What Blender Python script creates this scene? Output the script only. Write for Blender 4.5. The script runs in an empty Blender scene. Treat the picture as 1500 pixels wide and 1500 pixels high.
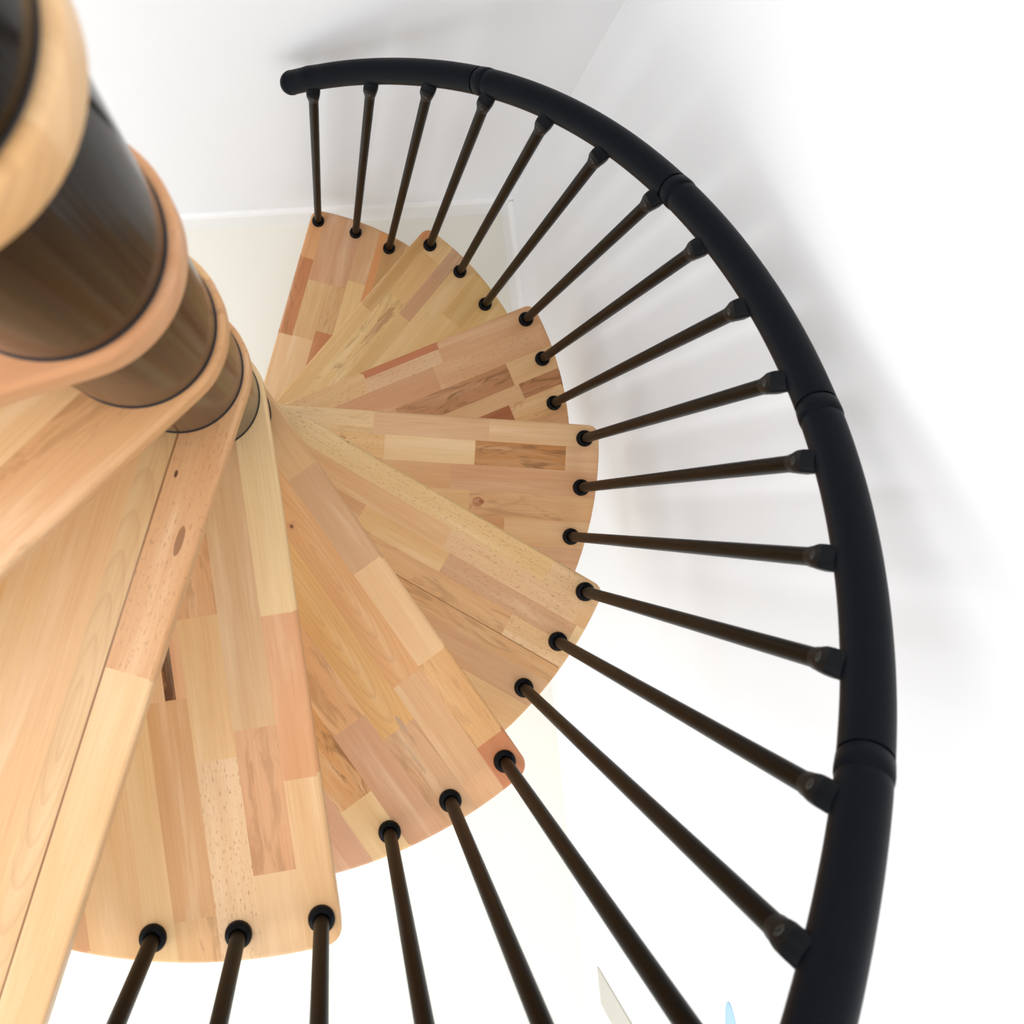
import bpy, bmesh, math, random
from mathutils import Vector, Matrix
U = 0.60                      # metres per stair radius unit (baluster circle radius)
Z0 = 0.40                     # lowest tread top above the floor, in units
PHI = math.radians(85.944); TH = math.radians(26.0948); H = 0.40
RO, RH, RC, TT = 1.0456, 0.1070, 0.0962, 0.0637
C = bpy.context.scene.collection
random.seed(4)
def lin(c):
    return tuple(((x/255)/12.92 if x/255 <= .04045 else ((x/255+.055)/1.055)**2.4) for x in c)
def P(r, a, z): return Vector((r*math.cos(a)*U, r*math.sin(a)*U, (z+Z0)*U))

# ---------------------------------------------------------------- materials
def mat(name, col, rough=.5, metal=0, spec=.5, coat=0, coat_rough=.1):
    m = bpy.data.materials.new(name); m.use_nodes = True
    b = m.node_tree.nodes['Principled BSDF']
    b.inputs['Base Color'].default_value = (*col, 1); b.inputs['Roughness'].default_value = rough
    b.inputs['Metallic'].default_value = metal; b.inputs['Specular IOR Level'].default_value = spec
    b.inputs['Coat Weight'].default_value = coat; b.inputs['Coat Roughness'].default_value = coat_rough
    return m
def bump(m, scale, strength, dist=.001):
    nt = m.node_tree; n = nt.nodes.new('ShaderNodeTexNoise'); n.inputs['Scale'].default_value = scale
    n.inputs['Detail'].default_value = 6
    tc = nt.nodes.new('ShaderNodeTexCoord'); nt.links.new(tc.outputs['Object'], n.inputs['Vector'])
    b = nt.nodes.new('ShaderNodeBump'); b.inputs['Strength'].default_value = strength; b.inputs['Distance'].default_value = dist
    nt.links.new(n.outputs['Fac'], b.inputs['Height']); nt.links.new(b.outputs['Normal'], nt.nodes['Principled BSDF'].inputs['Normal'])
    return n
M = {}
def mottled(name, c1, c2, scale, rough, spec=.5, bs=.1):
    m = mat(name, c1, rough, spec=spec); nt = m.node_tree
    n = bump(m, scale*20, bs)
    q = nt.nodes.new('ShaderNodeTexNoise'); q.inputs['Scale'].default_value = scale; q.inputs['Detail'].default_value = 4
    tc = nt.nodes.new('ShaderNodeTexCoord'); nt.links.new(tc.outputs['Object'], q.inputs['Vector'])
    x = nt.nodes.new('ShaderNodeMix'); x.data_type = 'RGBA'
    x.inputs['A'].default_value = (*c1, 1); x.inputs['B'].default_value = (*c2, 1)
    nt.links.new(q.outputs['Fac'], x.inputs['Factor']); nt.links.new(x.outputs['Result'], nt.nodes['Principled BSDF'].inputs['Base Color'])
    return m
M['wall'] = mottled('wall_paint', (.865, .875, .895), (.885, .893, .912), 1.5, .75, .3)
M['floor'] = mottled('floor_cream', (.82, .80, .715), (.84, .822, .745), 3, .45, .3)
M['trim'] = mat('trim_white', (.88, .88, .88), .45)
M['casing'] = mat('casing_beige', (.58, .56, .50), .6)
M['blue'] = mat('pale_blue', (.38, .60, .90), .5)
M['rail'] = mat('rail_black', (.0010, .0020, .0044), .42, spec=.075); bump(M['rail'], 900, .12, .0003)
M['tube'] = mat('tube_dark', (.0030, .0016, .0005), .36, metal=.2, spec=.10); bump(M['tube'], 300, .02)
M['tube'].node_tree.nodes['Principled BSDF'].inputs['IOR'].default_value = 1.25
M['cap'] = mat('cap_black', (.0016, .0024, .0036), .42, spec=.11)
M['screw'] = mat('screw_dark', (.035, .038, .036), .4, metal=.8)
M['col'] = mat('column_dark', (.006, .0032, .0012), .14, metal=.3, spec=.13)
M['col'].node_tree.nodes['Principled BSDF'].inputs['IOR'].default_value = 1.22
M['gasket'] = mat('gasket_black', (.006, .006, .008), .5)

def wood_mat():
    m = mat('beech_staves', (.7, .45, .25), .38, spec=.4); nt = m.node_tree; L = nt.links.new; N = nt.nodes.new
    bs = nt.nodes['Principled BSDF']
    def node(t, **k):
        n = N(t)
        for a, v in k.items(): setattr(n, a, v)
        return n
    def mth(op, a, b=None, clamp=False):
        n = node('ShaderNodeMath', operation=op, use_clamp=clamp)
        for i, v in enumerate((a, b)):
            if v is None: continue
            if isinstance(v, (int, float)): n.inputs[i].default_value = v
            else: L(v, n.inputs[i])
        return n.outputs[0]
    def mixc(f, a, b, blend='MIX'):
        n = node('ShaderNodeMix', data_type='RGBA', blend_type=blend)
        for key, v in (('Factor', f), ('A', a), ('B', b)):
            if isinstance(v, (int, float)): n.inputs[key].default_value = v
            elif isinstance(v, tuple): n.inputs[key].default_value = v
            else: L(v, n.inputs[key])
        return n.outputs['Result']
    col = node('ShaderNodeAttribute', attribute_name='stave').outputs['Color']
    kind = node('ShaderNodeAttribute', attribute_name='kind').outputs['Color']
    sep = node('ShaderNodeSeparateColor'); L(kind, sep.inputs[0])
    fleck, figure, cath = sep.outputs
    st = node('ShaderNodeAttribute', attribute_name='st').outputs['Vector']
    def scaled(x, y, z=1):
        n = node('ShaderNodeVectorMath', operation='MULTIPLY'); L(st, n.inputs[0]); n.inputs[1].default_value = (x, y, z); return n.outputs[0]
    def noise(v, scale, detail=4, dist=0, rough=.55):
        n = node('ShaderNodeTexNoise'); L(v, n.inputs['Vector']); n.inputs['Scale'].default_value = scale
        n.inputs['Detail'].default_value = detail; n.inputs['Distortion'].default_value = dist; n.inputs['Roughness'].default_value = rough
        return n.outputs['Fac']
    def ramp(v, a, b):
        n = node('ShaderNodeMapRange', interpolation_type='SMOOTHSTEP'); L(v, n.inputs[0]); n.inputs[1].default_value = a; n.inputs[2].default_value = b
        return n.outputs[0]
    fine = noise(scaled(6, 260), 1, 5)                      # fine fibre lines along the stave
    broad = noise(scaled(2.2, 22), 1, 4, .4)                # broad tonal streaks
    c = mixc(mth('MULTIPLY', ramp(fine, .35, .75), .16), col, (.52, .30, .14, 1), 'MULTIPLY')
    c = mixc(mth('MULTIPLY', ramp(broad, .46, .72), .30), c, (.84, .64, .44, 1), 'MULTIPLY')
    c = mixc(mth('MULTIPLY', ramp(broad, .50, .25), .22), c, (.92, .74, .50, 1))
    # short dark beech flecks
    fl = noise(scaled(75, 330), 1, 2)
    c = mixc(mth('MULTIPLY', mth('MULTIPLY', ramp(fl, .60, .68), fleck), .8), c, (.36, .17, .07, 1))
    # figured heartwood
    fg = noise(scaled(6, 26), 1, 6, 1.6, .6)
    c = mixc(mth('MULTIPLY', mth('MULTIPLY', ramp(fg, .50, .66), figure), .95), c, (.25, .11, .035, 1))
    # cathedral growth rings
    w = node('ShaderNodeTexWave', wave_type='RINGS', rings_direction='Z', wave_profile='SAW'); L(scaled(3.2, 26, 0), w.inputs['Vector'])
    w.inputs['Scale'].default_value = 1.5; w.inputs['Distortion'].default_value = 1.6; w.inputs['Detail'].default_value = 2; w.inputs['Detail Scale'].default_value = .7
    c = mixc(mth('MULTIPLY', mth('MULTIPLY', ramp(w.outputs['Fac'], .55, 1.0), cath), .28), c, (.42, .20, .08, 1))
    L(c, bs.inputs['Base Color'])
    b = node('ShaderNodeBump'); b.inputs['Strength'].default_value = .06; b.inputs['Distance'].default_value = .0005
    L(fine, b.inputs['Height']); L(b.outputs['Normal'], bs.inputs['Normal'])
    return m
M['wood'] = wood_mat()

# ---------------------------------------------------------------- mesh helpers
def link(name, bm, m, parent=None, smooth=True, loc=None):
    me = bpy.data.meshes.new(name); bm.normal_update(); bm.to_mesh(me); bm.free()
    if smooth:
        for p in me.polygons: p.use_smooth = True
        me.set_sharp_from_angle(angle=math.radians(38))
    me.materials.append(m)
    o = bpy.data.objects.new(name, me); C.objects.link(o)
    if parent: o.parent = parent
    if loc is not None: o.location = loc
    return o
def tag(o, label=None, cat=None, group=None, kind=None):
    for k, v in (('label', label), ('category', cat), ('group', group), ('kind', kind)):
        if v: o[k] = v
    return o
def empty(name, loc, label, cat, group=None):
    o = bpy.data.objects.new(name, None); C.objects.link(o); o.location = loc; o.empty_display_size = .05
    return tag(o, label, cat, group)
def lathe(bm, prof, axis=(0, 0, 1), org=(0, 0, 0), n=32):
    """profile of (radius, height) revolved about an axis through org"""
    q = Vector((0, 0, 1)).rotation_difference(Vector(axis)).to_matrix(); o = Vector(org); rings = []
    for r, h in prof:
        if r < 1e-6: rings.append([bm.verts.new(o + q @ Vector((0, 0, h)))])
        else: rings.append([bm.verts.new(o + q @ Vector((r*math.cos(2*math.pi*i/n), r*math.sin(2*math.pi*i/n), h))) for i in range(n)])
    for a, b in zip(rings, rings[1:]):
        for i in range(n):
            j = (i+1) % n
            if len(a) == 1 and len(b) == 1: continue
            if len(a) == 1: bm.faces.new((a[0], b[j], b[i]))
            elif len(b) == 1: bm.faces.new((a[i], a[j], b[0]))
            else: bm.faces.new((a[i], a[j], b[j], b[i]))
def sweep(bm, pts, rads, n=28, closed_ends=True):
    pts = [Vector(p) for p in pts]; rings = []
    for k, p in enumerate(pts):
        t = (pts[min(k+1, len(pts)-1)] - pts[max(k-1, 0)]).normalized()
        x = t.cross(Vector((0, 0, 1))).normalized(); y = t.cross(x)
        rings.append([bm.verts.new(p + (x*math.cos(2*math.pi*i/n) + y*math.sin(2*math.pi*i/n))*rads[k]) for i in range(n)])
    for a, b in zip(rings, rings[1:]):
        for i in range(n): bm.faces.new((a[i], a[(i+1) % n], b[(i+1) % n], b[i]))
    if closed_ends: bm.faces.new(rings[0][::-1]); bm.faces.new(rings[-1])
    bmesh.ops.recalc_face_normals(bm, faces=bm.faces[:])
def box(bm, lo, hi, mtx=Matrix()):
    v = [bm.verts.new(mtx @ Vector((x, y, z))) for x in (lo[0], hi[0]) for y in (lo[1], hi[1]) for z in (lo[2], hi[2])]
    for f in ((0,1,3,2),(4,6,7,5),(0,4,5,1),(2,3,7,6),(0,2,6,4),(1,5,7,3)): bm.faces.new([v[i] for i in f])
    bmesh.ops.recalc_face_normals(bm, faces=bm.faces[:])

# ---------------------------------------------------------------- the room
def frame(deg):
    a = math.radians(deg); x, y = Vector((math.cos(a), math.sin(a), 0)), Vector((-math.sin(a), math.cos(a), 0))
    return Matrix(((x.x, y.x, 0, corner.x), (x.y, y.y, 0, corner.y), (0, 0, 1, 0), (0, 0, 0, 1)))
corner = Vector((0.8717*U, 1.2812*U, 0))
RB, RM = frame(11.21), frame(12.75)          # back wall and right wall frames, origin in the corner
def room_box(name, lo, hi, m, bev=0, fr=None):
    bm = bmesh.new(); box(bm, lo, hi, fr or RM)
    if bev: bmesh.ops.bevel(bm, geom=bm.edges[:], offset=bev, segments=2, affect='EDGES')
    o = link(name, bm, m); tag(o, kind='structure'); return o
WHT = 3.9
room_box('floor', (-4.2, -4.6, -.12), (.12, .12, 0), M['floor'])
room_box('wall_back', (-4.2, 0, 0), (.12, .12, WHT), M['wall'], fr=RB)
room_box('wall_right', (0, -4.6, 0), (.12, 0, WHT), M['wall'])
BBH = .12
def board(name, a, b, off, fr):
    bm = bmesh.new()
    prof = [(0, 0), (.014, 0), (.014, BBH-.012), (.010, BBH-.004), (.004, BBH), (0, BBH)]
    rings = []
    for e in (a, b):
        rings.append([bm.verts.new(fr @ (Vector(e) + Vector(off)*d + Vector((0, 0, z)))) for d, z in prof])
    n = len(prof)
    for i in range(n): bm.faces.new((rings[0][i], rings[0][(i+1) % n], rings[1][(i+1) % n], rings[1][i]))
    bm.faces.new(rings[0][::-1]); bm.faces.new(rings[1]); bmesh.ops.recalc_face_normals(bm, faces=bm.faces[:])
    tag(link(name, bm, M['trim'], smooth=False), kind='structure')
board('baseboard_back', (-4.2, 0, 0), (0, 0, 0), (0, -1, 0), RB)
board('baseboard_right', (0, -.014, 0), (0, -4.6, 0), (-1, 0, 0), RM)
CASING = (-1.962, -2.054)
room_box('trim_1', (-.004, CASING[1], .152), (.02, CASING[0], 2.1), M['casing'], .001)

# ---------------------------------------------------------------- treads
# direction and offset of each tread's leading edge, measured
EDGE = [(81.75, 0.1227), (57.6, 0.092), (29.54, 0.1084), (3.57, 0.1105), (-22.64, 0.1125), (-47.6, 0.101), (-74.5, 0.109), (-99.6, 0.0995), (-129.0, 0.1045), (-155.2, 0.105), (-181.4, 0.105)]
# camera pose
CAM = Vector((0.2571265562561303,-0.1903468078774948,4.507777265965312)); F = 1620.78; CX, CY = 750-171.51, 750-102.64
RW = Matrix(((0.9907308997702441, 0.12273221284319276, 0.05821587559295337), (0.1264262222314508, -0.9898642776629651, -0.06469251996219019), (0.049685959512973124, 0.07145289173565894, -0.9962056964753248)))
STAVES = {
 0: [(0.0628, [(0.508, (224, 184, 140), 'p'), (0.836, (190, 126, 80), 'h'), (2, (216, 162, 112), 'p')]), (-0.0239, [(0.512, (220, 182, 136), 'p'), (0.753, (210, 170, 120), 'p'), (2, (206, 158, 120), 'p')]), (-0.0956, [(0.555, (188, 125, 78), 'p'), (0.755, (206, 165, 115), 'h'), (2, (204, 158, 122), 'm')]), (-0.1694, [(0.792, (222, 186, 132), 'p'), (2, (208, 165, 122), 'p')]), (-0.2015, [(2, (214, 150, 95), 'p')]), (-0.2864, [(2, (196, 155, 103), 'm')]), (-0.4011, [(2, (206, 162, 112), 'p')]), ],
 1: [(0.0445, [(0.656, (214, 174, 118), 'p'), (0.992, (194, 150, 92), 'p'), (2, (198, 135, 88), 'p')]), (-0.0375, [(0.758, (220, 184, 126), 'h'), (0.961, (215, 172, 115), 'p'), (2, (220, 182, 128), 'p')]), (-0.0896, [(0.719, (212, 174, 116), 'p'), (0.908, (200, 156, 118), 'p'), (2, (194, 150, 114), 'p')]), (-0.1639, [(0.793, (224, 188, 134), 'p'), (2, (222, 184, 130), 'p')]), (-0.2558, [(0.824, (222, 184, 125), 'p'), (2, (212, 174, 112), 'p')]), (-0.3715, [(2, (220, 184, 122), 'p')]), ],
 2: [(0.0830, [(0.41, (222, 182, 132), 'f'), (0.681, (192, 120, 78), 'p'), (2, (212, 164, 120), 'p')]), (0.0338, [(0.404, (220, 180, 130), 'f'), (0.677, (218, 178, 138), 'f'), (2, (211, 162, 118), 'p')]), (-0.0492, [(0.254, (216, 172, 128), 'f'), (0.637, (206, 154, 112), 'p'), (1.022, (214, 166, 122), 'f'), (2, (210, 160, 116), 'p')]), (-0.1295, [(0.466, (205, 155, 110), 'p'), (0.873, (186, 132, 88), 'g'), (2, (220, 178, 128), 'p')]), (-0.1835, [(0.887, (214, 172, 126), 'p'), (2, (182, 126, 82), 'g')]), (-0.2581, [(0.828, (165, 98, 55), 'p'), (2, (218, 172, 118), 'h')]), ],
 3: [(0.0409, [(0.357, (226, 192, 144), 'm'), (0.707, (214, 172, 130), 'p'), (2, (220, 180, 136), 'p')]), (-0.0330, [(0.393, (222, 178, 122), 'f'), (0.667, (226, 190, 142), 'p'), (0.943, (188, 130, 72), 'g'), (2, (214, 170, 128), 'p')]), (-0.1102, [(0.596, (212, 164, 116), 'p'), (2, (208, 160, 118), 'p')]), (-0.1854, [(0.658, (218, 174, 122), 'p'), (2, (213, 166, 118), 'h')]), (-0.2656, [(0.767, (204, 150, 102), 'p'), (2, (219, 175, 128), 'p')]), (-0.3409, [(2, (210, 164, 126), 'p')]), ],
 4: [(0.0487, [(0.886, (216, 181, 128), 'f'), (2, (212, 174, 130), 'f')]), (-0.0103, [(0.61, (212, 166, 117), 'p'), (1.008, (215, 175, 132), 'f'), (2, (212, 168, 120), 'p')]), (-0.0678, [(0.381, (200, 150, 102), 'p'), (0.634, (218, 176, 120), 'p'), (1.02, (202, 158, 118), 'f'), (2, (226, 192, 142), 'p')]), (-0.1276, [(0.857, (214, 168, 118), 'h'), (2, (218, 178, 130), 'f')]), (-0.1302, [(2, (150, 108, 62), 'p')]), (-0.1766, [(2, (208, 160, 108), 'h')]), (-0.2564, [(2, (208, 164, 122), 'p')]), (-0.3668, [(2, (220, 178, 128), 'p')]), ],
 5: [(0.0256, [(0.199, (210, 168, 120), 'p'), (0.457, (200, 157, 115), 'p'), (0.709, (223, 182, 137), 'p'), (0.934, (215, 166, 113), 'h'), (2, (196, 128, 86), 'p')]), (-0.0485, [(0.715, (214, 160, 106), 'c'), (0.979, (211, 166, 122), 'p'), (2, (216, 168, 124), 'p')]), (-0.1335, [(0.796, (216, 166, 104), 'c'), (2, (208, 164, 124), 'h')]), (-0.2189, [(0.725, (218, 166, 116), 'h'), (2, (204, 155, 118), 'p')]), (-0.3023, [(0.87, (208, 150, 92), 'g'), (2, (226, 188, 138), 'p')]), (-0.4099, [(2, (208, 160, 128), 'p')]), ],
 6: [(0.0400, [(0.424, (222, 190, 142), 'p'), (0.732, (208, 154, 110), 'p'), (2, (215, 174, 128), 'p')]), (-0.0394, [(0.627, (204, 164, 120), 'p'), (0.894, (208, 158, 116), 'h'), (2, (221, 184, 142), 'p')]), (-0.1165, [(0.407, (212, 162, 115), 'h'), (0.674, (218, 178, 128), 'p'), (2, (222, 186, 146), 'f')]), (-0.1358, [(0.552, (218, 168, 126), 'p'), (0.953, (208, 161, 113), 'p'), (2, (216, 172, 124), 'h')]), (-0.1564, [(0.552, (92, 55, 22), 'x'), (0.953, (208, 161, 113), 'p'), (2, (216, 172, 124), 'h')]), (-0.1943, [(0.552, (216, 172, 126), 'p'), (0.954, (208, 160, 111), 'p'), (2, (214, 170, 120), 'p')]), (-0.2490, [(2, (222, 184, 134), 'p')]), (-0.3506, [(2, (220, 178, 128), 'p')]), ],
 7: [(0.0283, [(0.462, (206, 158, 112), 'f'), (2, (220, 180, 134), 'p')]), (0.0250, [(2, (132, 88, 46), 'p')]), (-0.0163, [(2, (206, 170, 124), 'c')]), (-0.0918, [(2, (212, 168, 120), 'p')]), (-0.1505, [(2, (218, 178, 130), 'p')]), ],
}
def convex_hull(pts):
    pts = sorted(set((round(x, 6), round(y, 6)) for x, y in pts))
    def half(ps):
        o = []
        for p in ps:
            while len(o) >= 2 and (o[-1][0]-o[-2][0])*(p[1]-o[-2][1]) - (o[-1][1]-o[-2][1])*(p[0]-o[-2][0]) <= 1e-9: o.pop()
            o.append(p)
        return o
    a = half(pts); b = half(pts[::-1]); return a[:-1]+b[:-1]
def outline(i, inset=0.):
    """plan of a tread in its own frame: s runs along the leading edge, t across (0 = line through the axis, + = leading side)"""
    d, w = math.radians(EDGE[i][0]), EDGE[i][1]
    back = PHI-(i+1)*TH-math.radians(2.3)                       # angle of the rear corner
    ro = RO-inset; w2 = w-inset; pts = []
    for k in range(72): a = 2*math.pi*k/72; pts.append(((RH-inset)*math.cos(a), (RH-inset)*math.sin(a)))
    af = math.asin(w2/ro); ab = back-d+inset/ro; rr = .030-inset*.3; wf = w2-rr                  # rounded outer corners
    sc = math.sqrt((ro-rr)**2-wf*wf)
    for k in range(9):
        t = math.radians(90)*(1-k/8)+0*k
        a0, a1 = math.radians(90), math.atan2(wf, sc); t = a0+(a1-a0)*k/8
        pts.append((sc+rr*math.cos(t), wf+rr*math.sin(t)))
    pts.append((.2, w2))
    a1 = math.atan2(wf, sc)
    for k in range(1, 44):
        a = a1+(ab+.03-a1)*k/43; pts.append((ro*math.cos(a), ro*math.sin(a)))
    # rear line mirrored about the middle of the tread
    mid = (af+ab)/2; g = 2*mid
    bx, by = math.cos(g), math.sin(g); nx, ny = by, -bx
    so = math.sqrt(ro*ro-w2*w2)-rr
    for s in (.2, so): pts.append((bx*s+nx*w2, by*s+ny*w2))
    return convex_hull(pts)
def clip(poly, s0, s1, t0, t1):
    for ax, lim, sg in ((0, s0, 1), (0, s1, -1), (1, t0, 1), (1, t1, -1)):
        out = []
        for k in range(len(poly)):
            p, q = poly[k-1], poly[k]; a, b = (p[ax]-lim)*sg, (q[ax]-lim)*sg
            if (a >= 0) != (b >= 0):
                f = a/(a-b); out.append((p[0]+(q[0]-p[0])*f, p[1]+(q[1]-p[1])*f))
            if b >= 0: out.append(q)
        poly = out
        if len(poly) < 3: return []
    return poly
K = dict(p=(.06, 0, 0), f=(1, .0, 0), g=(.0, 1, 0), c=(.0, 0, 1), h=(.1, .38, 0), m=(.5, .25, 0), x=(0, 2, 0))
WOODS = [(222,184,138),(212,166,120),(205,157,110),(216,176,128),(208,162,122),(224,190,145),(200,150,105),(214,170,118)]
def layout(i):
    w = EDGE[i][1]
    if i == 8: return [(.015, [(.62, (202,152,104), 'h'), (2, (218,178,130), 'p')]), (-.065, [(.4, (214,172,124), 'p'), (2, (205,158,112), 'p')]), (-.145, [(.7, (208,164,116), 'p'), (2, (222,186,140), 'f')]), (-.225, [(2, (214,170,120), 'p')])]
    if i == 9: return [(.02, [(.5, (194,140,98), 'p'), (2, (214,170,124), 'p')]), (-.06, [(.35, (200,148,104), 'p'), (2, (216,176,130), 'f')]), (-.14, [(2, (204,156,112), 'p')]), (-.22, [(2, (214,170,122), 'p')])]
    if i in STAVES: return STAVES[i]
    rnd = random.Random(50+i); rows = []; t = w+.002; first = True
    while t > -.75:
        t2 = t-.082; s = -.3+rnd.random()*.35; cells = []; s0 = -.3
        while s < 1.1:
            cells.append((s, rnd.choice(WOODS), rnd.choice('ppfhcm'))); s += .26+rnd.random()*.25
        cells.append((2, rnd.choice(WOODS), rnd.choice('ppf'))); rows.append((t2, cells)); t = t2
    return rows
# knots and heart stains: tread -> (s, t, half length, half width, colour)
KNOTS = {7: [(.154, .042, .006, .0026, (98,58,32)), (.250, .0775, .024, .0058, (150,104,62))], 5: [(.2866, -.0258, .0050, .0042, (128,72,38)), (.2866, -.0258, .011, .009, (204,146,98)), (.793, -.080, .026, .006, (192,154,120)), (.872, -.098, .042, .005, (194,156,120))],
         3: [(.684, -.1425, .017, .014, (176,116,72)), (.695, -.1415, .008, .007, (160,100,58)), (.2023, .0151, .011, .004, (190,146,96)), (.262, .024, .016, .006, (186,140,92))],
         1: [(.665, -.010, .060, .015, (184,142,92)), (.60, -.004, .060, .006, (190,148,98))], 8: [(.5, .05, .01, .003, (120,78,44))]}
def make_tread(i, label):
    d = math.radians(EDGE[i][0]); cd, sd = math.cos(d), math.sin(d)
    bm = bmesh.new(); lc = bm.loops.layers.float_color.new('stave'); lk = bm.loops.layers.float_color.new('kind'); lv = bm.verts.layers.float_vector.new('st')
    rows = layout(i); rects = []; t = 5
    rnd = random.Random(i)
    for t2, cells in rows:
        s = -5
        for s2, c, k in cells: rects.append((s, s2, t2, t, c, k, (rnd.random()*20, rnd.random()*20) if k != 'c' else (-(max(s, .1)+min(s2, 1))/2, -(t+t2)/2+.004))); s = s2
        t = t2
    rects.append((-5, 5, -5, t, WOODS[i % 8], 'p', (3, 3)))
    def info(s, t):
        for r in rects:
            if r[0] <= s <= r[1] and r[2] <= t <= r[3]: return r
        return rects[-1]
    uvs = []
    def face(pts3, r):
        vs = [bm.verts.new((x*cd-y*sd, x*sd+y*cd, z)) for x, y, z in pts3]
        for v, (x, y, z) in zip(vs, pts3): v.co *= U; v[lv] = (x+r[6][0], y+z*.8+r[6][1], 0)
        f = bm.faces.new(vs)
        for l in f.loops: l[lc] = (*[q*w_ for q, w_ in zip(lin(r[4]), (.935, .915, .86))], 1); l[lk] = (*K[r[5]], 1)
        return f
    bv = .0065
    prof = [(bv, 0), (bv*.62, -bv*.12), (bv*.29, -bv*.34), (bv*.06, -bv*.7), (0, -bv*1.05)]
    top = outline(i, bv)
    for r in rects:
        pg = clip(top, r[0], r[1], r[2], r[3])
        if pg: face([(x, y, 0) for x, y in pg], r)
    for q, (s_, t_, a_, b_, c_) in enumerate(sorted(KNOTS.get(i, []), key=lambda k: -k[2]*k[3])):
        kr = random.Random(i*10+q); pg = []
        for k in range(40):
            an = 2*math.pi*k/40; j = 1+(kr.random()-.5)*(.12 if a_ < .03 else .55)
            pg.append((s_+a_*j*math.cos(an), t_+b_*math.sin(an)*(1+(j-1)*.6)))
        face([(x, y, .00012*(q+1)) for x, y in pg], (0, 0, 0, 0, c_, 'p', (q*3.1, 1.7)))
    # rounded upper edge, side and rounded lower edge
    n = len(top)
    def nrm(k):
        a, b, c = Vector(top[k-1]), Vector(top[k]), Vector(top[(k+1) % n])
        e1, e2 = (b-a).normalized(), (c-b).normalized(); m_ = Vector((e1.y+e2.y, -e1.x-e2.x)); m_.normalize()
        return m_/max(.5, m_.dot(Vector((e1.y, -e1.x))))
    N_ = [nrm(k) for k in range(n)]
    lv_ = prof + [(0, -TT+bv), (bv*.3, -TT+bv*.3), (bv, -TT)]
    segs = []
    for k in range(n):
        j = (k+1) % n; a, b = top[k], top[j]; L_ = math.dist(a, b); m_ = max(1, int(L_/.02))
        for q in range(m_):
            f0, f1 = q/m_, (q+1)/m_
            segs.append(((a[0]+(b[0]-a[0])*f0, a[1]+(b[1]-a[1])*f0, N_[k].lerp(N_[j], f0)), (a[0]+(b[0]-a[0])*f1, a[1]+(b[1]-a[1])*f1, N_[k].lerp(N_[j], f1))))
    for A, B in segs:
        r = info((A[0]+B[0])/2-(A[2].x)*.004, (A[1]+B[1])/2-A[2].y*.004)
        for (o0, z0), (o1, z1) in zip(lv_, lv_[1:]):
            face([(A[0]+A[2].x*(bv-o0), A[1]+A[2].y*(bv-o0), z0), (A[0]+A[2].x*(bv-o1), A[1]+A[2].y*(bv-o1), z1),
                  (B[0]+B[2].x*(bv-o1), B[1]+B[2].y*(bv-o1), z1), (B[0]+B[2].x*(bv-o0), B[1]+B[2].y*(bv-o0), z0)], r)
    face([(x, y, -TT) for x, y in top[::-1]], rects[0])
    bm.faces.ensure_lookup_table()
    bm.normal_update()
    me = bpy.data.meshes.new('stair_tread')
    # weld the rim so that it shades smoothly, keep staves separate
    bm.to_mesh(me); bm.free()
    for p in me.polygons: p.use_smooth = True
    bm = bmesh.new(); bm.from_mesh(me); bmesh.ops.remove_doubles(bm, verts=[v for v in bm.verts if v.co.z < -1e-5], dist=1e-6); bm.to_mesh(me); bm.free()
    me.set_sharp_from_angle(angle=math.radians(40))
    me.materials.append(M['wood'])
    o = bpy.data.objects.new('stair_tread', me); C.objects.link(o); o.location = (0, 0, (i*H+Z0)*U)
    tag(o, label, 'stair tread', 'beech treads of the spiral staircase'); return o
TL = ['lowest beech stair tread, above the cream floor, at the start of the black handrail',
      'second beech stair tread from the bottom, with a grey-brown smudge near its middle',
      'third beech stair tread from the bottom, with dark brown figured staves near its rim',
      'fourth beech stair tread from the bottom, pointing right, with one golden-brown stave',
      'fifth beech stair tread from the bottom, with a pale speckled stave along its leading edge',
      'sixth beech stair tread from the bottom, with oval growth rings along its middle staves',
      'seventh beech stair tread from the bottom, large, three balusters at the lower edge',
      'eighth beech stair tread, its long edge crossing the lower left, without visible balusters',
      'ninth beech stair tread, with a bright edge curving off the column to the left',
      'tenth beech stair tread, its collar ringing the column under the big dark sleeve',
      'eleventh beech stair tread, above the big dark sleeve at the upper left edge']
for i in range(11): make_tread(i, TL[i])

# ---------------------------------------------------------------- column
NTH = ['lowest', 'second', 'third', 'fourth', 'fifth', 'sixth', 'seventh', 'eighth', 'ninth', 'tenth', 'eleventh']
CLB = ['dark column sleeve standing on the floor under the lowest tread'] + ['dark column sleeve between the %s and %s treads' % (a, b) for a, b in zip(NTH, NTH[1:])]
CLB.append('dark column sleeve above the eleventh tread, at the upper left corner')
CLB[10] = 'biggest dark column sleeve, nearest of all, between tenth and eleventh treads at the left edge'
for i in range(-1, 11):
    z0 = -Z0 if i < 0 else i*H; z1 = (i+1)*H-TT; hgt = (z1-z0)*U
    root = empty('column_sleeve', (0, 0, (z0+Z0)*U), CLB[i+1], 'stair column', 'dark metal sleeves of the stair column')
    bm = bmesh.new(); r = RC*U; g = .0022
    lathe(bm, [(r-.006, g), (r-.0012, g), (r, g+.0012), (r, hgt-.0022), (r-.001, hgt-.001), (r-.006, hgt-.001), (0, hgt-.001)], n=96); link('sleeve', bm, M['col'], root)
    bm = bmesh.new()
    lathe(bm, [(r-.008, 0.0002), (r+.0006, .0002), (r+.0010, .001), (r+.0010, g-.0006), (r+.0004, g), (r-.008, g)], n=96); link('gasket', bm, M['gasket'], root)

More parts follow.
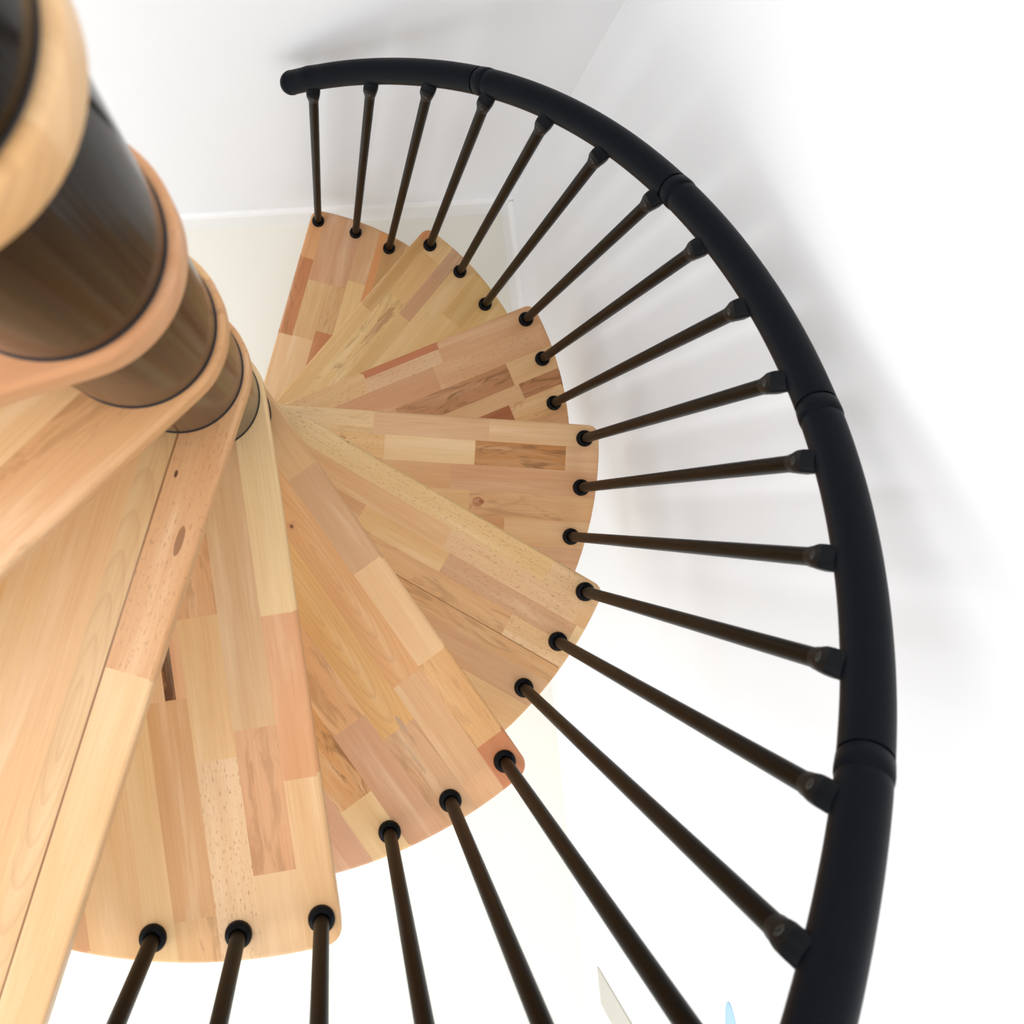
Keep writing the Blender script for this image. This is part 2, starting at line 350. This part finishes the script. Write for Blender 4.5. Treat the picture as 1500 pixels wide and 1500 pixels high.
# ---------------------------------------------------------------- handrail
RAILTAB = [(93, 1.0291, 1.3303), (90.5, 1.0291, 1.3716), (87.4, 1.0319, 1.4227), (82, 1.0332, 1.5109), (78.2, 1.0341, 1.573), (74, 1.0341, 1.6452), (69.5, 1.0342, 1.7242), (65, 1.036, 1.8012), (61.5, 1.0375, 1.8603), (55, 1.0369, 1.9674), (47, 1.0361, 2.0938), (40, 1.0354, 2.1997), (32.5, 1.0347, 2.3102), (25, 1.0349, 2.4207), (18, 1.035, 2.525), (11, 1.0352, 2.6323), (4.6, 1.0353, 2.7304), (-5.2, 1.0362, 2.8806), (-13.4, 1.0347, 3.0063), (-23, 1.0343, 3.1535), (-31.7, 1.0278, 3.2868), (-38.6, 1.03, 3.3926), (-60, 1.03, 3.7206), (-75, 1.03, 3.9505), (-90, 1.03, 4.1805), (-105, 1.03, 4.4104), (-112, 1.03, 4.5177)]
def rail(adeg):
    for (a0, r0, z0), (a1, r1, z1) in zip(RAILTAB, RAILTAB[1:]):
        if a0 >= adeg >= a1:
            f = (a0-adeg)/(a0-a1); return r0+(r1-r0)*f, z0+(z1-z0)*f
    return RAILTAB[-1][1:] if adeg < 0 else RAILTAB[0][1:]
def railp(adeg):                       # smoothed
    rs = [rail(min(92.3, adeg+d)) for d in (-6, -3, 0, 3, 6)]; r = sum(x[0] for x in rs)/5
    z = rail(adeg)[1] if adeg > 88 else sum(x[1] for x in rs)/5
    return P(r, math.radians(adeg), z)
RR = .0345*U
hr = empty('handrail', railp(91.5), 'black tubular handrail curving up around the treads, made of jointed sections', 'handrail')
def place(o, root): o.parent = root; o.matrix_parent_inverse = Matrix.Translation(root.location).inverted()
JOINTS = [90.6, 62.0, 32.7, 4.7, -23.2, -52.0, -81.0, -108.0]
for q, (a, b) in enumerate(zip(JOINTS, JOINTS[1:])):
    n = 40; pts = []; rad = []
    gap = .0016/U*57.3
    for k in range(n+1):
        x = a-(gap*.35 if q else 0)+(b+gap*.35-a)*k/n; pts.append(railp(x)); rad.append(RR)
    bm = bmesh.new()
    # slightly swollen collar at the lower end of every section after the first, tiny chamfers at both ends
    e = [1e-3, 2e-3]
    if q:
        cpts = []; crad = []
        for off, dr in ((0, -.0022), (.05, -.0008), (.16, .0004), (.9, .0009), (1.25, .0007), (1.45, -.0008), (1.6, -.0001)):
            cpts.append(railp(a-gap*.35-off)); crad.append(RR+dr)
        pts = cpts+[railp(a-1.6+(b+gap*.35-(a-1.6))*k/n) for k in range(1, n+1)]; rad = crad+[RR]*n
    pts.append(railp(b+gap*.3)); rad.append(RR-.0018)
    sweep(bm, pts, rad, 36)
    place(link('rail_section', bm, M['rail']), hr)
# dark core showing in the joints
for a in JOINTS[1:-1]:
    bm = bmesh.new(); sweep(bm, [railp(a+.5), railp(a), railp(a-.5)], [RR*.9]*3, 24); place(link('joint_core', bm, M['gasket']), hr)
# domed end cap
bm = bmesh.new(); p0 = railp(90.6); dirv = (railp(91.4)-railp(90.4)).normalized()
lathe(bm, [(0, .0200)]+[(RR*1.03*math.sin(math.radians(k*10)), .0200*math.cos(math.radians(k*10))) for k in range(1, 10)]+[(RR*1.03, -.0012), (RR*.96, -.002)], dirv, p0, 36)
bmesh.ops.recalc_face_normals(bm, faces=bm.faces[:]); place(link('end_cap', bm, M['rail']), hr)

# ---------------------------------------------------------------- balusters
BASE = [[(1.0003, 86.85), (0.9953, 77.58), (0.993, 68.81)], [(0.9961, 59.77), (0.9966, 51.07), (0.9913, 42.07)], [(0.9983, 33.31), (0.9986, 24.93), (1.001, 15.98)], [(0.9998, 7.48), (0.9978, -1.08), (0.9977, -9.77)], [(0.9991, -18.15), (0.9985, -26.71), (1.0004, -35.33)], [(0.9948, -44.05), (0.995, -52.67), (0.9954, -61.36)], [(0.9929, -70.22), (0.9956, -79.13), (1.0002, -88.09)]]
TOPS = [[(86.77, 1.0001, 1.3931), (77.31, 1.0, 1.5475), (68.3, 1.0007, 1.7052)], [(59.48, 1.0003, 1.8545), (50.54, 1.0023, 1.9997), (41.77, 1.0006, 2.1329)], [(32.77, 1.0016, 2.2663), (24.68, 1.003, 2.3854), (16.11, 0.9999, 2.514)], [(7.35, 0.9977, 2.6482), (-0.85, 1.0007, 2.774), (-9.48, 1.0022, 2.9061)], [(-17.8, 1.0003, 3.0338), (-26.87, 0.9998, 3.1728), (-35.95, 0.9974, 3.3119)]]
ORD = ['lowest','second','third','fourth','fifth','sixth','seventh']
SUB = ['nearest its leading edge','in the middle of its rim','nearest the next tread up']
TR = .0145*U
for i in range(7):
    for j in range(3):
        rb, ab = BASE[i][j]; a0 = math.radians(ab); b = P(rb, a0, i*H)
        if i < 5: at, rt, zt = TOPS[i][j]
        else: at, rt = ab-.2, 1.0; zt = rail(at)[1]-.042
        t = P(rt, math.radians(at), zt)
        rc_, zc = rail(at); rcen = railp(at)
        ax = (t-b).normalized(); Ln = (t-b).length
        root = empty('baluster', b, 'dark metal baluster on the %s tread, the one %s' % (ORD[i], SUB[j]), 'baluster', 'dark metal balusters of the spiral staircase')
        z = Vector((0, 0, 0)); top = t-b
        bm = bmesh.new(); lathe(bm, [(TR*.9, -.0), (TR, .001), (TR, Ln-.016)], ax, z, 28); link('tube', bm, M['tube'], root)
        bm = bmesh.new(); c = .0250*U
        lathe(bm, [(TR+.0002, -.0006), (c, -.0006), (c+.0002, .0012), (c, .0050), (c-.0012, .0080), (c-.0034, .0100), (TR+.0012, .0108), (TR+.0002, .0104)], (0, 0, 1), z, 36)
        bmesh.ops.recalc_face_normals(bm, faces=bm.faces[:]); link('base_cap', bm, M['cap'], root)
        # top fitting: a socket sleeve that flattens into a tongue under the rail, with a screw facing the column
        inw = Vector((-math.cos(math.radians(at)), -math.sin(math.radians(at)), 0)); inw = (inw-ax*inw.dot(ax)).normalized(); tang = ax.cross(inw)
        bm = bmesh.new(); rings = []; n = 28
        up = (rcen-t); 
        sec = [(-.024, TR+.0004, TR+.0004, 2), (-.0235, TR+.0012, TR+.0012, 2), (-.016, TR+.0016, TR+.0016, 2.1), (-.010, TR+.0024, TR+.0018, 2.6), (-.002, TR+.0030, TR+.0018, 3.6), (.008, TR+.0030, TR+.0016, 3.6), (.012, TR+.0028, TR+.0010, 3.6)]
        for h_, rx, ry, ex_ in sec:
            ring = []
            for k in range(n):
                an = 2*math.pi*k/n; cx_, sy_ = math.cos(an), math.sin(an)
                px = math.copysign(abs(cx_)**(2/ex_), cx_)*rx; py = math.copysign(abs(sy_)**(2/ex_), sy_)*ry
                ring.append(bm.verts.new(top + ax*h_ + tang*px + inw*py))
            rings.append(ring)
        # the last ring leans outwards into the rail
        off = (rcen-t); off = off-ax*off.dot(ax)
        ring = []
        for v in rings[-1]: ring.append(bm.verts.new(v.co + off*.55 + ax*.010))
        rings.append(ring)
        for A, B in zip(rings, rings[1:]):
            for k in range(n): bm.faces.new((A[k], A[(k+1) % n], B[(k+1) % n], B[k]))
        bm.faces.new(rings[0][::-1]); bm.faces.new(rings[-1]); bmesh.ops.recalc_face_normals(bm, faces=bm.faces[:])
        fit = link('rail_bracket', bm, M['cap'], root)
        bm = bmesh.new(); lathe(bm, [(0, .0003), (.0014, .0003), (.0018, .0014), (.0038, .0016), (.0046, .0008), (.0046, -.002)], inw, top+inw*(TR+.0012)+ax*-.001, 18)
        bmesh.ops.recalc_face_normals(bm, faces=bm.faces[:]); link('screw', bm, M['screw'], fit)

# ---------------------------------------------------------------- pale blue shape on the right wall
bm = bmesh.new(); rings = []; n = 48
for x, k in ((0, 1), (-.002, 1), (-.0035, .93), (-.004, .7), (-.0042, 0)):
    if k == 0: rings.append([bm.verts.new(RM @ Vector((x, -1.722, 1.172)))]); continue
    rings.append([bm.verts.new(RM @ Vector((x, -1.722+.111*k*math.cos(2*math.pi*i/n), 1.172+.034*k*math.sin(2*math.pi*i/n)))) for i in range(n)])
for a, b in zip(rings, rings[1:]):
    for i in range(n):
        j = (i+1) % n
        bm.faces.new((a[i], a[j], b[0]) if len(b) == 1 else (a[i], a[j], b[j], b[i]))
bm.faces.new(rings[0]); bmesh.ops.recalc_face_normals(bm, faces=bm.faces[:])
tag(link('wall_plaque', bm, M['blue']), 'small pale blue pointed oval on the white right wall at the bottom edge', 'wall decoration')
# ---------------------------------------------------------------- light
w = bpy.data.worlds.new('World'); bpy.context.scene.world = w; w.use_nodes = True
bg = w.node_tree.nodes['Background']; bg.inputs[0].default_value = (.97, .985, 1.0, 1); bg.inputs[1].default_value = 1.42
def area(name, loc, tgt, size, power, col=(1, 1, 1), sy=None):
    l = bpy.data.lights.new(name, 'AREA'); l.energy = power; l.color = col; l.size = size
    if sy: l.shape = 'RECTANGLE'; l.size_y = sy
    o = bpy.data.objects.new(name, l); C.objects.link(o); o.location = loc
    o.rotation_euler = (Vector(tgt)-Vector(loc)).to_track_quat('-Z', 'Y').to_euler(); return o
area('window_light', (-2.3, -2.5, 2.7), (.3, .5, 1.0), 1.5, 25, (.97, .985, 1.0), 1.5)
area('overhead_fill', (-.9, -.5, 3.8), (.1, 1.0, .6), 1.2, 25, (1, .98, .95))  # unseen fill lamp, added to brighten the back wall and lowest treads

# ---------------------------------------------------------------- camera
cam = bpy.data.cameras.new('camera'); co = bpy.data.objects.new('camera', cam); C.objects.link(co)
cam.sensor_width = 36; cam.sensor_fit = 'HORIZONTAL'; cam.lens = F/1500*36
cam.shift_x = (750-CX)/1500; cam.shift_y = -(750-CY)/1500
m3 = Matrix((RW[0], -RW[1], -RW[2])).transposed(); m4 = m3.to_4x4(); m4.translation = CAM*U+Vector((0, 0, Z0*U)); co.matrix_world = m4
cam.clip_start = .01
cam.dof.use_dof = True; cam.dof.focus_distance = 1.75; cam.dof.aperture_fstop = 11
sc = bpy.context.scene; sc.camera = co
sc.view_settings.view_transform = 'Standard'; sc.view_settings.look = 'None'; sc.view_settings.gamma = 1; sc.view_settings.exposure = 0
